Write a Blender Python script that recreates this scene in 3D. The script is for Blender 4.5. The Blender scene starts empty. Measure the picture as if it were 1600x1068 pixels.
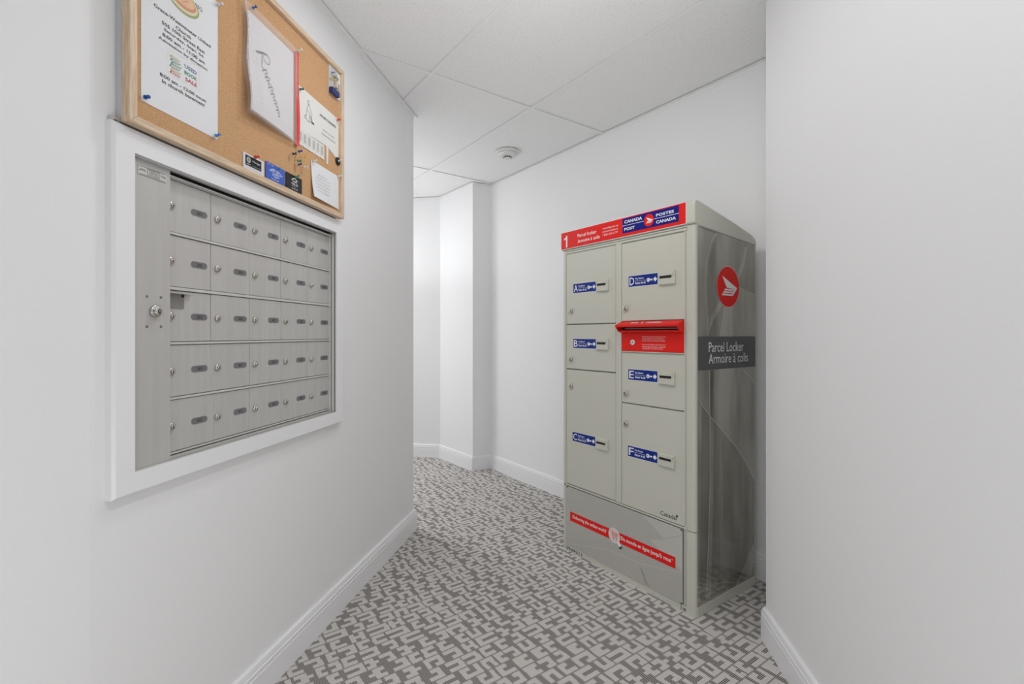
import bpy, math, random
from mathutils import Matrix, Vector
random.seed(7)
SC = bpy.context.scene
COL = SC.collection

# ------------------------------------------------------------------ camera, light, exposure
EYE, CEIL = 1.115, 2.355
cam_d = bpy.data.cameras.new('camera'); cam = bpy.data.objects.new('camera', cam_d); COL.objects.link(cam)
cam_d.sensor_width = 36.0; cam_d.lens = 755.0 / 1600.0 * 36.0
cam_d.shift_y = -12.0 / 1600.0; cam_d.clip_start = 0.02
cam.location = (0, 0, EYE); cam.rotation_euler = (math.radians(90), 0, 0)
SC.camera = cam
w = bpy.data.worlds.new('world'); SC.world = w; w.use_nodes = True
w.node_tree.nodes['Background'].inputs[0].default_value = (1, 1, 1, 1)
w.node_tree.nodes['Background'].inputs[1].default_value = 0.0
SC.view_settings.view_transform = 'Standard'; SC.view_settings.look = 'None'
SC.view_settings.gamma = 1.0; SC.view_settings.use_curve_mapping = False
SC.view_settings.exposure = 0.05
def area(name, loc, size, power, shape='DISK', size_y=None, rot=(0, 0, 0), col=(0.985, 0.993, 1.0)):
    d = bpy.data.lights.new(name, 'AREA'); d.shape = shape; d.size = size
    if size_y: d.size_y = size_y
    d.energy = power; d.color = col
    o = bpy.data.objects.new(name, d); COL.objects.link(o); o.location = loc; o.rotation_euler = rot
    return o

area('ceiling_tube_light', (0.19, 0.25, 2.335), 0.14, 8.0, 'RECTANGLE', 1.3, rot=(0, 0, -math.radians(9.8)))
area('unseen_ceiling_lamp', (-0.10, 1.60, 2.335), 0.22, 4.2)
area('unseen_ceiling_lamp', (-0.35, -1.70, 2.335), 0.8, 1.0, 'RECTANGLE', 1.2)  # added lamp behind the camera, unseen, to even out the light
area('corridor_lamp', (-2.25, 3.95, 2.335), 0.5, 19.0)
area('corridor_fill', (-1.20, 3.70, 1.50), 1.0, 3.4, rot=(math.pi, 0, 0))      # added unseen fill, aimed up to bounce off the corridor ceiling
area('ceiling_fill', (0.0, 0.20, 1.40), 0.4, 3.0, rot=(math.radians(123), 0, math.radians(-4))).data.spread = math.radians(75)  # added unseen fill, tilted up to lighten the ceiling ahead
area('rear_fill', (-0.40, -2.35, 1.0), 1.5, 2.5, 'RECTANGLE', 1.8, rot=(math.radians(90), 0, 0))  # added fill behind the camera
area('low_fill', (-0.15, -0.10, 0.45), 0.7, 5.0, rot=(math.radians(80), 0, 0))  # added unseen fill, lifts the lower walls and locker front

# ------------------------------------------------------------------ materials
MT = {}
def mat(name, col, rough=0.5, metal=0.0, **k):
    if name in MT: return MT[name]
    m = bpy.data.materials.new(name); m.use_nodes = True
    b = m.node_tree.nodes['Principled BSDF']
    b.inputs['Base Color'].default_value = (*col, 1); b.inputs['Roughness'].default_value = rough
    b.inputs['Metallic'].default_value = metal
    for a, v in k.items(): b.inputs[a.replace('_', ' ')].default_value = v
    MT[name] = m; return m
def nodes(m): return m.node_tree.nodes, m.node_tree.links, m.node_tree.nodes['Principled BSDF']
def noise_tint(m, c1, c2, scale, lo=0.35, hi=0.65, vec='Object', stretch=None, bump=0.0, detail=4, bdist=0.001):
    N, L, b = nodes(m)
    tc = N.new('ShaderNodeTexCoord'); n = N.new('ShaderNodeTexNoise'); n.inputs['Scale'].default_value = scale
    n.inputs['Detail'].default_value = detail
    src = tc.outputs[vec]
    if stretch:
        mp = N.new('ShaderNodeMapping'); mp.inputs['Scale'].default_value = stretch; L.new(src, mp.inputs[0]); src = mp.outputs[0]
    L.new(src, n.inputs['Vector'])
    r = N.new('ShaderNodeValToRGB'); r.color_ramp.elements[0].position = lo; r.color_ramp.elements[1].position = hi
    r.color_ramp.elements[0].color = (*c1, 1); r.color_ramp.elements[1].color = (*c2, 1)
    L.new(n.outputs['Fac'], r.inputs[0]); L.new(r.outputs[0], b.inputs['Base Color'])
    if bump:
        bm = N.new('ShaderNodeBump'); bm.inputs['Strength'].default_value = bump; bm.inputs['Distance'].default_value = bdist
        L.new(n.outputs['Fac'], bm.inputs['Height']); L.new(bm.outputs[0], b.inputs['Normal'])
    return m
wall_m = noise_tint(mat('painted_drywall', (0.8, 0.8, 0.81), 0.6), (0.865, 0.865, 0.87), (0.885, 0.885, 0.89), 260, bump=0.04)
trim_m = mat('satin_white_trim', (0.88, 0.88, 0.895), 0.32)
tbar_m = mat('white_ceiling_grid', (0.86, 0.86, 0.86), 0.5)
tile_m = mat('acoustic_tile', (0.8, 0.8, 0.8), 0.9)
def mk_tile():
    N, L, b = nodes(tile_m)
    tc = N.new('ShaderNodeTexCoord')
    n = N.new('ShaderNodeTexNoise'); n.inputs['Scale'].default_value = 150; n.inputs['Detail'].default_value = 3
    v = N.new('ShaderNodeTexVoronoi'); v.inputs['Scale'].default_value = 75
    L.new(tc.outputs['Object'], n.inputs['Vector']); L.new(tc.outputs['Object'], v.inputs['Vector'])
    r1 = N.new('ShaderNodeValToRGB'); r1.color_ramp.elements[0].position = 0.30; r1.color_ramp.elements[1].position = 0.42
    r1.color_ramp.elements[0].color = (0.76, 0.76, 0.76, 1); r1.color_ramp.elements[1].color = (0.88, 0.88, 0.88, 1)
    L.new(n.outputs['Fac'], r1.inputs[0])
    r2 = N.new('ShaderNodeValToRGB'); r2.color_ramp.elements[0].position = 0.10; r2.color_ramp.elements[1].position = 0.2
    r2.color_ramp.elements[0].color = (0.45, 0.45, 0.45, 1); r2.color_ramp.elements[1].color = (1, 1, 1, 1)
    L.new(v.outputs['Distance'], r2.inputs[0])
    mx = N.new('ShaderNodeMix'); mx.data_type = 'RGBA'; mx.blend_type = 'MULTIPLY'; mx.inputs[0].default_value = 0.35
    L.new(r1.outputs[0], mx.inputs[6]); L.new(r2.outputs[0], mx.inputs[7]); L.new(mx.outputs[2], b.inputs['Base Color'])
mk_tile()
carpet_m = mat('patterned_loop_carpet', (0.5, 0.48, 0.45), 1.0)
def mk_carpet():
    N, L, b = nodes(carpet_m)
    at = N.new('ShaderNodeAttribute'); at.attribute_name = 'pile'
    tc = N.new('ShaderNodeTexCoord'); sp = N.new('ShaderNodeSeparateXYZ'); L.new(tc.outputs['Object'], sp.inputs[0])
    def math_(op, a, c=None, v=None):
        m = N.new('ShaderNodeMath'); m.operation = op; L.new(a, m.inputs[0])
        if c is not None: L.new(c, m.inputs[1])
        if v is not None: m.inputs[1].default_value = v
        return m.outputs[0]
    fr = math_('FRACT', math_('MULTIPLY', sp.outputs[0], v=1 / 0.0052))
    wave = math_('ABSOLUTE', math_('SUBTRACT', fr, v=0.5))        # 0 = groove middle, 0.5 = yarn middle
    n = N.new('ShaderNodeTexNoise'); n.inputs['Scale'].default_value = 420; n.inputs['Detail'].default_value = 2
    L.new(tc.outputs['Object'], n.inputs['Vector'])
    n2 = N.new('ShaderNodeTexNoise'); n2.inputs['Scale'].default_value = 3; L.new(tc.outputs['Object'], n2.inputs['Vector'])
    rd = N.new('ShaderNodeValToRGB')     # tufts of the dark ground: dark yarn between light yarn
    e = rd.color_ramp.elements; e[0].position = 0.17; e[0].color = (0.03, 0.027, 0.025, 1); e[1].position = 0.30; e[1].color = (0.50, 0.475, 0.45, 1)
    L.new(wave, rd.inputs[0])
    rl = N.new('ShaderNodeValToRGB')
    e = rl.color_ramp.elements; e[0].position = 0.30; e[0].color = (0.50, 0.475, 0.455, 1); e[1].position = 0.60; e[1].color = (0.77, 0.735, 0.70, 1)
    L.new(n.outputs['Fac'], rl.inputs[0])
    rw = N.new('ShaderNodeValToRGB')
    e = rw.color_ramp.elements; e[0].position = 0.0; e[0].color = (0.72, 0.72, 0.72, 1); e[1].position = 0.25; e[1].color = (1, 1, 1, 1)
    L.new(wave, rw.inputs[0])
    ml = N.new('ShaderNodeMix'); ml.data_type = 'RGBA'; ml.blend_type = 'MULTIPLY'; ml.inputs[0].default_value = 1
    L.new(rl.outputs[0], ml.inputs[6]); L.new(rw.outputs[0], ml.inputs[7])
    mx = N.new('ShaderNodeMix'); mx.data_type = 'RGBA'; L.new(at.outputs['Fac'], mx.inputs[0])
    L.new(rd.outputs[0], mx.inputs[6]); L.new(ml.outputs[2], mx.inputs[7]); L.new(mx.outputs[2], b.inputs['Base Color'])
    bm = N.new('ShaderNodeBump'); bm.inputs['Strength'].default_value = 0.5; bm.inputs['Distance'].default_value = 0.002
    L.new(wave, bm.inputs['Height']); L.new(bm.outputs[0], b.inputs['Normal'])
    b.inputs['Specular IOR Level'].default_value = 0.1
mk_carpet()
paint = mat('grey_beige_powder_coat', (0.60, 0.595, 0.52), 0.38)
paint_d = mat('grey_beige_slot_shadowed_metal', (0.42, 0.42, 0.36), 0.45)
black = mat('black_void', (0.006, 0.006, 0.006), 0.6)
red = mat('postal_red', (0.78, 0.014, 0.010), 0.45, Specular_IOR_Level=0.25)
blue = mat('postal_blue', (0.004, 0.008, 0.20), 0.4, Specular_IOR_Level=0.25)
blue2 = mat('sticker_blue', (0.003, 0.025, 0.24), 0.4, Specular_IOR_Level=0.25)
white = mat('print_white', (0.85, 0.85, 0.86), 0.5)
ink = mat('print_dark_grey', (0.05, 0.05, 0.05), 0.6)
ink2 = mat('print_mid_grey', (0.22, 0.22, 0.23), 0.6)
band = mat('print_charcoal_band', (0.10, 0.105, 0.105), 0.25)
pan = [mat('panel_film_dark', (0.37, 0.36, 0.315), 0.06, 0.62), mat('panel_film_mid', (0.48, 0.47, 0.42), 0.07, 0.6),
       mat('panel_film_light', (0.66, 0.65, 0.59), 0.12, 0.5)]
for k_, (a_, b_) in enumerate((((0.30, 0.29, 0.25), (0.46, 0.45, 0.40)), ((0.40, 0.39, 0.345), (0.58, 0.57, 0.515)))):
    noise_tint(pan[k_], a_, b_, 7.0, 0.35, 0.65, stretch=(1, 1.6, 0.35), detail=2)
fpan = [mat('front_film_mid', (0.52, 0.51, 0.475), 0.35, 0.2), mat('front_film_light', (0.60, 0.59, 0.555), 0.35, 0.2)]
chrome = mat('nickel_lock', (0.62, 0.60, 0.56), 0.22, 1.0)
alu = noise_tint(mat('brushed_aluminium', (0.50, 0.50, 0.49), 0.42, 0.35), (0.58, 0.575, 0.555), (0.615, 0.61, 0.59), 60, stretch=(1, 1, 0.05))
alu2 = mat('aluminium_trim', (0.66, 0.655, 0.63), 0.4, 0.2)
numgrey = mat('number_plate_grey', (0.20, 0.20, 0.205), 0.45, 0.2)
oak = noise_tint(mat('light_oak', (0.6, 0.42, 0.27), 0.5), (0.60, 0.43, 0.29), (0.76, 0.60, 0.44), 30, stretch=(8, 8, 0.6), bump=0.1)
oak_h = noise_tint(mat('light_oak_rail', (0.6, 0.42, 0.27), 0.5), (0.60, 0.43, 0.29), (0.76, 0.60, 0.44), 30, stretch=(0.6, 8, 8), bump=0.1)
cork = noise_tint(mat('cork', (0.5, 0.27, 0.12), 0.9), (0.51, 0.285, 0.135), (0.63, 0.375, 0.195), 260, 0.3, 0.62, bump=0.3)
paper = mat('white_paper', (0.80, 0.80, 0.82), 0.7)
paper2 = mat('cream_paper', (0.77, 0.76, 0.73), 0.7)
vinyl = mat('clear_vinyl', (0.80, 0.74, 0.74), 0.12, Alpha=0.30)
redvinyl = mat('red_vinyl_edge', (0.75, 0.06, 0.05), 0.3)
plastic_clear = mat('clear_plastic', (0.9, 0.9, 0.9), 0.1, Alpha=0.16)
PINC = dict(blue=(0.01, 0.09, 0.42), sky=(0.02, 0.22, 0.60), green=(0.01, 0.10, 0.05), red=(0.65, 0.04, 0.03), yellow=(0.75, 0.5, 0.04),
            white=(0.75, 0.75, 0.75), purple=(0.05, 0.04, 0.25), dark=(0.02, 0.05, 0.06), clear=(0.7, 0.75, 0.7), leaf=(0.05, 0.3, 0.1), teal=(0.02, 0.3, 0.25))
for k, c in PINC.items(): PINC[k] = mat('pin_' + k, c, 0.2)
steel = mat('pin_steel', (0.6, 0.6, 0.6), 0.25, 1.0)

# ------------------------------------------------------------------ mesh collector
class B:
    def __init__(s): s.v = []; s.f = []; s.m = []; s.sm = []
    def add(s, vs, fs, m=0, smooth=False):
        o = len(s.v); s.v += [tuple(p) for p in vs]
        for f in fs: s.f.append([i + o for i in f]); s.m.append(m); s.sm.append(smooth)
        return s
    def box(s, x0, x1, y0, y1, z0, z1, m=0):
        v = [(x0, y0, z0), (x1, y0, z0), (x1, y1, z0), (x0, y1, z0), (x0, y0, z1), (x1, y0, z1), (x1, y1, z1), (x0, y1, z1)]
        return s.add(v, [(0, 3, 2, 1), (4, 5, 6, 7), (0, 1, 5, 4), (1, 2, 6, 5), (2, 3, 7, 6), (3, 0, 4, 7)], m)
    def bbox(s, x0, x1, y0, y1, z0, z1, c, m=0):     # box with its front (-y) edges chamfered
        v = [(x0, y1, z0), (x1, y1, z0), (x1, y1, z1), (x0, y1, z1), (x0, y0 + c, z0), (x1, y0 + c, z0), (x1, y0 + c, z1), (x0, y0 + c, z1),
             (x0 + c, y0, z0 + c), (x1 - c, y0, z0 + c), (x1 - c, y0, z1 - c), (x0 + c, y0, z1 - c)]
        f = [(0, 3, 2, 1), (8, 9, 10, 11)]
        for a in range(4):
            b_ = (a + 1) % 4; f += [(a, b_, b_ + 4, a + 4), (a + 4, b_ + 4, b_ + 8, a + 8)]
        return s.add(v, f, m)
    def prism(s, pts, y0, y1, m=0):                  # polygon in x,z (counter-clockwise seen from -y), from front y0 to back y1
        n = len(pts); v = [(x, y0, z) for x, z in pts] + [(x, y1, z) for x, z in pts]
        f = [tuple(range(n)), tuple(range(2 * n - 1, n - 1, -1))] + [(i, i + n, (i + 1) % n + n, (i + 1) % n) for i in range(n)]
        return s.add(v, f, m)
    def xprism(s, pts, x0, x1, m=0):                 # polygon in y,z extruded along x
        n = len(pts); v = [(x0, y, z) for y, z in pts] + [(x1, y, z) for y, z in pts]
        f = [tuple(range(n)), tuple(range(2 * n - 1, n - 1, -1))] + [(i, i + n, (i + 1) % n + n, (i + 1) % n) for i in range(n)]
        return s.add(v, f, m)
    def lathe(s, cx, cz, prof, m=0, n=20, smooth=True, M=None):   # prof: (radius, y); axis along y
        v = []; f = []
        for r, y in prof:
            for k in range(n):
                a = 2 * math.pi * k / n; v.append(Vector((cx + r * math.cos(a), y, cz + r * math.sin(a))))
        for i in range(len(prof) - 1):
            for k in range(n):
                k2 = (k + 1) % n; f.append((i * n + k, i * n + k2, (i + 1) * n + k2, (i + 1) * n + k))
        f.append(tuple(range(n))[::-1]); f.append(tuple((len(prof) - 1) * n + k for k in range(n)))
        if M is not None: v = [M @ p for p in v]
        return s.add(v, f, m, smooth)
    def text(s, t, x0, x1, z0, z1, y, m=0, bold=0.0, M=None, fit='both', align='l', shear=0.0):
        cu = bpy.data.curves.new('t', 'FONT'); cu.body = t; cu.size = 1; cu.offset = bold; cu.resolution_u = 2; cu.shear = shear
        ob = bpy.data.objects.new('t', cu); COL.objects.link(ob)
        dg = bpy.context.evaluated_depsgraph_get(); me = bpy.data.meshes.new_from_object(ob.evaluated_get(dg))
        vs = [v.co.copy() for v in me.vertices]; fs = [tuple(p.vertices) for p in me.polygons]
        bpy.data.objects.remove(ob); bpy.data.curves.remove(cu); bpy.data.meshes.remove(me)
        if not vs: return s
        ax = min(v.x for v in vs); bx = max(v.x for v in vs); az = min(v.y for v in vs); bz = max(v.y for v in vs)
        kx = (x1 - x0) / max(bx - ax, 1e-6); kz = (z1 - z0) / max(bz - az, 1e-6)
        out = [Vector((x0 + (v.x - ax) * kx, y, z0 + (v.y - az) * kz)) for v in vs]
        if M is not None: out = [M @ p for p in out]
        return s.add(out, fs, m)
    def ellipse(s, cx, cz, rx, rz, y, m=0, n=36):
        return s.add([(cx + rx * math.cos(2 * math.pi * k / n), y, cz + rz * math.sin(2 * math.pi * k / n)) for k in range(n)], [tuple(range(n))], m)
    def poly(s, pts, y, m=0): return s.add([(x, y, z) for x, z in pts], [tuple(range(len(pts)))], m)
    def line(s, pts, wd, y, m=0):
        for (a, b_), (c, d) in zip(pts[:-1], pts[1:]):
            L_ = math.hypot(c - a, d - b_) or 1e-6; nx, nz = -(d - b_) / L_ * wd / 2, (c - a) / L_ * wd / 2
            s.poly([(a - nx, b_ - nz), (c - nx, d - nz), (c + nx, d + nz), (a + nx, b_ + nz)], y, m)
        return s
    def build(s, name, mats, parent=None, loc=None, rotz=None, bevel=0, kind=None, label=None, cat=None, group=None, M=None):
        me = bpy.data.meshes.new(name)
        vs = [M @ Vector(p) for p in s.v] if M is not None else s.v
        me.from_pydata(vs, [], s.f); me.update()
        for m in (mats if isinstance(mats, (list, tuple)) else [mats]): me.materials.append(m)
        me.polygons.foreach_set('material_index', s.m); me.polygons.foreach_set('use_smooth', s.sm)
        o = bpy.data.objects.new(name, me); COL.objects.link(o)
        if parent: o.parent = parent
        if loc is not None: o.location = loc
        if rotz is not None: o.rotation_euler = (0, 0, rotz)
        if bevel:
            bv = o.modifiers.new('bevel', 'BEVEL'); bv.width = bevel; bv.segments = 2; bv.limit_method = 'ANGLE'
        tag(o, label, cat, group, kind); return o
def tag(o, label=None, cat=None, group=None, kind=None):
    if o.name.split('.')[0] in ('print', 'lettering', 'handwriting', 'hood_lettering', 'instructions', 'painted_glints', 'film_facets', 'film_pattern', 'vent_slots'): kind = 'stuff'
    if label: o['label'] = label
    if cat: o['category'] = cat
    if group: o['group'] = group
    if kind: o['kind'] = kind
def empty(name, loc, rotz, label, cat, group=None):
    o = bpy.data.objects.new(name, None); COL.objects.link(o); o.location = loc; o.rotation_euler = (0, 0, rotz); o.empty_display_size = 0.05
    tag(o, label, cat, group); return o

# ------------------------------------------------------------------ plan of the hall
EX, EY = Vector((0.5828, -0.8126)), Vector((0.8126, 0.5828))      # along the locker front (left to right), away from the viewer
ROT_L = math.atan2(EX.y, EX.x)
A3 = math.radians(9.8)
U3, N3 = Vector((math.sin(A3), math.cos(A3))), Vector((math.cos(A3), -math.sin(A3)))
ROT_W = math.atan2(U3.y, U3.x)
LC = Vector((-0.563, 2.76)); C1 = Vector((-0.171, 4.03)); C2 = C1 + 2.476 * EX
NC = Vector((0.929, 1.767)); PE = Vector((-0.322, 3.96)); K1 = Vector((-0.65, 4.38))
UE = Vector((-0.9866, 0.163)); K2 = K1 + 2.1 * UE
B0 = LC - 1.793 * U3; B1 = B0 + 0.95 * Vector((-0.25, -0.968)); B2 = Vector((B1.x, -2.5))
a4 = math.radians(7.6); U4 = Vector((math.sin(a4), math.cos(a4)))
R2 = NC - (NC.y + 2.5) / U4.y * U4
L2 = LC + 2.0 * UE
TH = 0.10
def perp(a, b_):      # left-hand normal of a->b, pointing out of the room for a clockwise plan
    d = (b_ - a).normalized(); return Vector((-d.y, d.x))
def wall(name, a, b_, lean=0.0):
    d = b_ - a; L_ = d.length; g = B()
    g.box(0, L_, 0, TH, 0, CEIL + 0.05)
    return g.build(name, wall_m, loc=(a.x, a.y, 0), rotz=math.atan2(d.y, d.x), kind='structure')
# plan order: room interior on the right-hand side when walking a->b, so +y (outside) is on the left
BB = [(0, 0), (-0.016, 0), (-0.016, 0.078), (-0.0135, 0.080), (-0.0135, 0.084), (-0.016, 0.086), (-0.016, 0.094), (-0.0125, 0.096), (-0.0125, 0.100), (-0.0135, 0.102), (-0.011, 0.113), (-0.006, 0.116), (0, 0.116)]
def baseboard(name, a, b_, ta=0.0, tb=0.0):      # ta, tb: mitre shift at each end per unit of depth (positive = longer at the face)
    d = b_ - a; L_ = d.length; g = B(); n = len(BB)
    v = [(0 + y * ta, y, z) for y, z in BB] + [(L_ - y * tb, y, z) for y, z in BB]
    f = [tuple(range(n)), tuple(range(2 * n - 1, n - 1, -1))] + [(i, i + n, (i + 1) % n + n, (i + 1) % n) for i in range(n)]
    g.add(v, f)
    return g.build(name, trim_m, loc=(a.x, a.y, 0), rotz=math.atan2(d.y, d.x), kind='structure')
def mitre(a, b_, c):  # shift for the corner at b between a->b and b->c
    d1 = (b_ - a).normalized(); d2 = (c - b_).normalized()
    cr = d1.x * d2.y - d1.y * d2.x; t = math.atan2(cr, d1.dot(d2)); return math.tan(t / 2)
plan = [('left_rear', B2, B1), ('left_near', B1, B0), ('left', B0, LC), ('left_return', LC, L2), ('corridor_end', L2, K2), ('far_left', K2, K1), ('far_right', K1, PE),
        ('jog', PE, C1), ('right', C1, C2), ('right_return', C2, NC), ('right_near', NC, R2), ('back', R2, B2)]
NPL = len(plan)
# interior lies on the right of travel -> the wall body is to the left (+y)
for i, (nm, a, b_) in enumerate(plan):
    prev = plan[i - 1][1]; nxt = plan[(i + 1) % NPL][2]
    if nm == 'left':
        g = B(); L_ = (b_ - a).length      # drywall with the mailbox opening cut through it (x measured from LC)
        x0, x1, z0, z1 = -1.710, -0.862, 0.806, 1.519
        H = CEIL + 0.05
        g.box(-L_, x0, 0, TH, 0, H); g.box(x1, 0, 0, TH, 0, H); g.box(x0, x1, 0, TH, 0, z0); g.box(x0, x1, 0, TH, z1, H)
        g.build('wall_left', wall_m, loc=(LC.x, LC.y, 0), rotz=ROT_W, kind='structure')
    elif nm == 'right_near':
        d = b_ - a; L_ = d.length; g = B(); k = 0.0085
        H = CEIL + 0.05    # this wall's end leans a little out of plumb
        v = [(0.004, 0, 0), (L_, 0, 0), (L_, TH, 0), (0.004, TH, 0), (0.004, 0, H), (L_, 0, H), (L_, TH, H), (0.004, TH, H)]
        dx = 0.0
        g.add(v, [(0, 3, 2, 1), (4, 5, 6, 7), (0, 1, 5, 4), (1, 2, 6, 5), (2, 3, 7, 6), (3, 0, 4, 7)])
        g.build('wall_right_near', wall_m, loc=(a.x, a.y, 0), rotz=math.atan2(d.y, d.x), kind='structure')
    else:
        wall('wall_' + nm, a, b_)
    baseboard('baseboard_' + nm, a, b_, mitre(prev, a, b_), mitre(a, b_, nxt))
# wall angle under the ceiling
for i, (nm, a, b_) in enumerate(plan):
    d = b_ - a; L_ = d.length; g = B(); ta, tb = mitre(plan[i - 1][1], a, b_), mitre(a, b_, plan[(i + 1) % NPL][2])
    for (y0, z0, z1) in ((-0.020, CEIL - 0.0015, CEIL), (-0.0015, CEIL - 0.020, CEIL)):
        g.add([(0, 0, z0), (L_, 0, z0), (L_ - y0 * tb, y0, z0), (y0 * ta, y0, z0), (0, 0, z1), (L_, 0, z1), (L_ - y0 * tb, y0, z1), (y0 * ta, y0, z1)],
              [(0, 1, 2, 3), (4, 7, 6, 5), (0, 4, 5, 1), (1, 5, 6, 2), (2, 6, 7, 3), (3, 7, 4, 0)])
    g.build('trim_%d' % (i + 1), tbar_m, loc=(a.x, a.y, 0), rotz=math.atan2(d.y, d.x), kind='structure')

# ------------------------------------------------------------------ floor (interlocking glyph carpet), one mesh
def floor():
    SHAPES = ["111,100,111", "111,001,111", "101,101,111", "111,101,101", "111,100,110", "011,001,111", "110,100,111", "111,001,011",
              "1111,1000,1111", "1111,0001,1111", "111,110,111", "101,111,101", "1101,1001,1111", "110,011,110", "011,110,011", "1111,1001,1011", "11,10,11", "11,01,11"]
    S = [[[int(c) for c in r] for r in s.split(',')] for s in SHAPES]
    x0, x1, y0, y1 = -4.6, 4.4, -4.6, 4.6
    sub = [(0.0052, None), (0.0182, 0), (0.0156, 1), (0.0182, 2)]
    v = []; f = []; att = []
    rx = random.Random(3)
    def quad(xa, xb, ya, yb, val):
        o = len(v); v.extend([(xa, ya, 0), (xb, ya, 0), (xb, yb, 0), (xa, yb, 0)]); f.append((o, o + 1, o + 2, o + 3)); att.append(val)
    org = Vector((0.268, 2.531))
    def inroom(x, y):
        p = org + EX * x + EY * y; return -2.9 < p.x < 1.6 and -2.65 < p.y < 5.0
    x = x0
    while x < x1:
        cells = []; y = y0 + rx.random() * 0.05
        while y < y1:
            s = rx.choice(S); cw = rx.choice((0.0155, 0.0175, 0.0195)); cells.append((y, cw, s)); y += cw * len(s[0]) + rx.choice((0.006, 0.010, 0.015, 0.021))
        xx = x
        for wd, r in sub:
            if r is None:
                a_ = y0
                while a_ < y1:
                    if inroom(xx, a_ + 0.2): quad(xx, xx + wd, a_, a_ + 0.4, 0.0)
                    a_ += 0.4
            else:
                last = None
                for (cy, cw, s) in cells:
                    if not inroom(xx, cy): last = None; continue
                    cy += rx.uniform(-0.0022, 0.0022)
                    if last is not None and cy > last: quad(xx, xx + wd, last, cy, 0.0)
                    row = s[r]; k = 0
                    while k < len(row):
                        j = k
                        while j < len(row) and row[j] == row[k]: j += 1
                        quad(xx, xx + wd, cy + k * cw, cy + j * cw, float(row[k])); k = j
                    last = cy + len(row) * cw
            xx += wd
        x = xx
    me = bpy.data.meshes.new('floor'); me.from_pydata(v, [], f); me.update()
    at = me.attributes.new('pile', 'FLOAT', 'FACE'); at.data.foreach_set('value', att)
    me.materials.append(carpet_m)
    o = bpy.data.objects.new('floor', me); COL.objects.link(o); o.location = (org.x, org.y, 0); o.rotation_euler = (0, 0, ROT_L); o['kind'] = 'structure'
floor()

# ------------------------------------------------------------------ ceiling: slab, tiles as parts, grid bars
slab = B().box(-3.2, 2.0, -2.8, 5.3, CEIL + 0.02, CEIL + 0.07).build('ceiling', wall_m, kind='structure')
GO = C1 + EX * 1.274 - EY * 0.576          # one crossing of the grid
ceil_root = slab
TL, TW = 1.24, 0.60
def clip(poly, a, b_):     # keep the part on the right-hand side of a->b
    out = []; d = b_ - a
    for i in range(len(poly)):
        p, q = poly[i], poly[(i + 1) % len(poly)]
        sp = d.x * (p.y - a.y) - d.y * (p.x - a.x); sq = d.x * (q.y - a.y) - d.y * (q.x - a.x)
        if sp <= 0: out.append(p)
        if (sp < 0 < sq) or (sq < 0 < sp): out.append(p + (q - p) * (sp / (sp - sq)))
    return out
for i in range(-4, 4):
    for j in range(-6, 3):
        c = GO + EX * (TL * (i + 0.5)) + EY * (TW * (j + 0.5))
        if not (-2.9 < c.x < 1.5 and -2.8 < c.y < 4.9): continue
        g = B(); w2 = TW if j != 0 else 0.576
        g.box(0.004, TL - 0.004, 0.004, TW - 0.004, 0, 0.012)
        o = g.build('ceiling_tile', tile_m, parent=ceil_root)
        p = GO + EX * (TL * i) + EY * (TW * j)
        o.location = (p.x, p.y, CEIL + 0.0045); o.rotation_euler = (0, 0, ROT_L)
for j in range(-6, 3):
    p = GO + EY * (TW * j) - EX * 5
    B().box(0, 9, -0.011, 0.011, 0, 0.0022).box(0, 9, -0.004, 0.004, 0.0022, 0.02).build('grid_bar', tbar_m, parent=ceil_root, loc=(p.x, p.y, CEIL), rotz=ROT_L)
for i in range(-4, 4):
    p = GO + EX * (TL * i) - EY * 3.6
    B().box(-0.011, 0.011, 0, 6, -0.0003, 0.0022).box(-0.004, 0.004, 0, 6, 0.0022, 0.02).build('grid_bar', tbar_m, parent=ceil_root, loc=(p.x, p.y, CEIL), rotz=ROT_L)

# smoke detector
sd = empty('smoke_detector', (-0.03, 3.285, CEIL), 0, 'round white smoke detector on the ceiling above the parcel locker\'s left', 'smoke detector')
RX = Matrix.Rotation(math.radians(-90), 4, 'X')     # y axis -> -z
det_m = mat('detector_plastic', (0.72, 0.72, 0.71), 0.4)
B().lathe(0, 0, [(0.080, 0.0), (0.080, 0.008), (0.074, 0.012), (0.070, 0.014)], M=RX, n=40).build('mounting_plate', det_m, sd)
B().lathe(0, 0, [(0.068, 0.014), (0.066, 0.024), (0.054, 0.032), (0.034, 0.036), (0.030, 0.036)], M=RX, n=40).build('body', det_m, sd)
B().lathe(0, 0, [(0.026, 0.036), (0.026, 0.044), (0.022, 0.048)], M=RX, n=32).build('sensor_cap', det_m, sd)
g = B()
for k in range(10):
    a = 2 * math.pi * k / 10; c, s_ = math.cos(a), math.sin(a)
    g.box(-0.006, 0.006, -0.0275, -0.0255, -0.0435, -0.0375)
    for q in range(8):
        x, y, z = g.v[-8 + q]; g.v[-8 + q] = (x * c - y * s_, x * s_ + y * c, z)
g.build('vent_slots', black, sd)

# ------------------------------------------------------------------ parcel locker
FLp = Vector((0.268, 2.531)); W, D = 0.778, 0.452
root = empty('parcel_locker', (FLp.x, FLp.y, 0), ROT_L, 'tall grey-beige parcel locker with red and blue postal sign, standing against the right wall', 'parcel locker')
def pz(name, g, mats, **k): return g.build(name, mats, root, **k)
# carcass behind the front
g = B().box(0.004, W - 0.004, 0.012, D, 0.0, 1.50); pz('carcass', g, paint)
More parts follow.
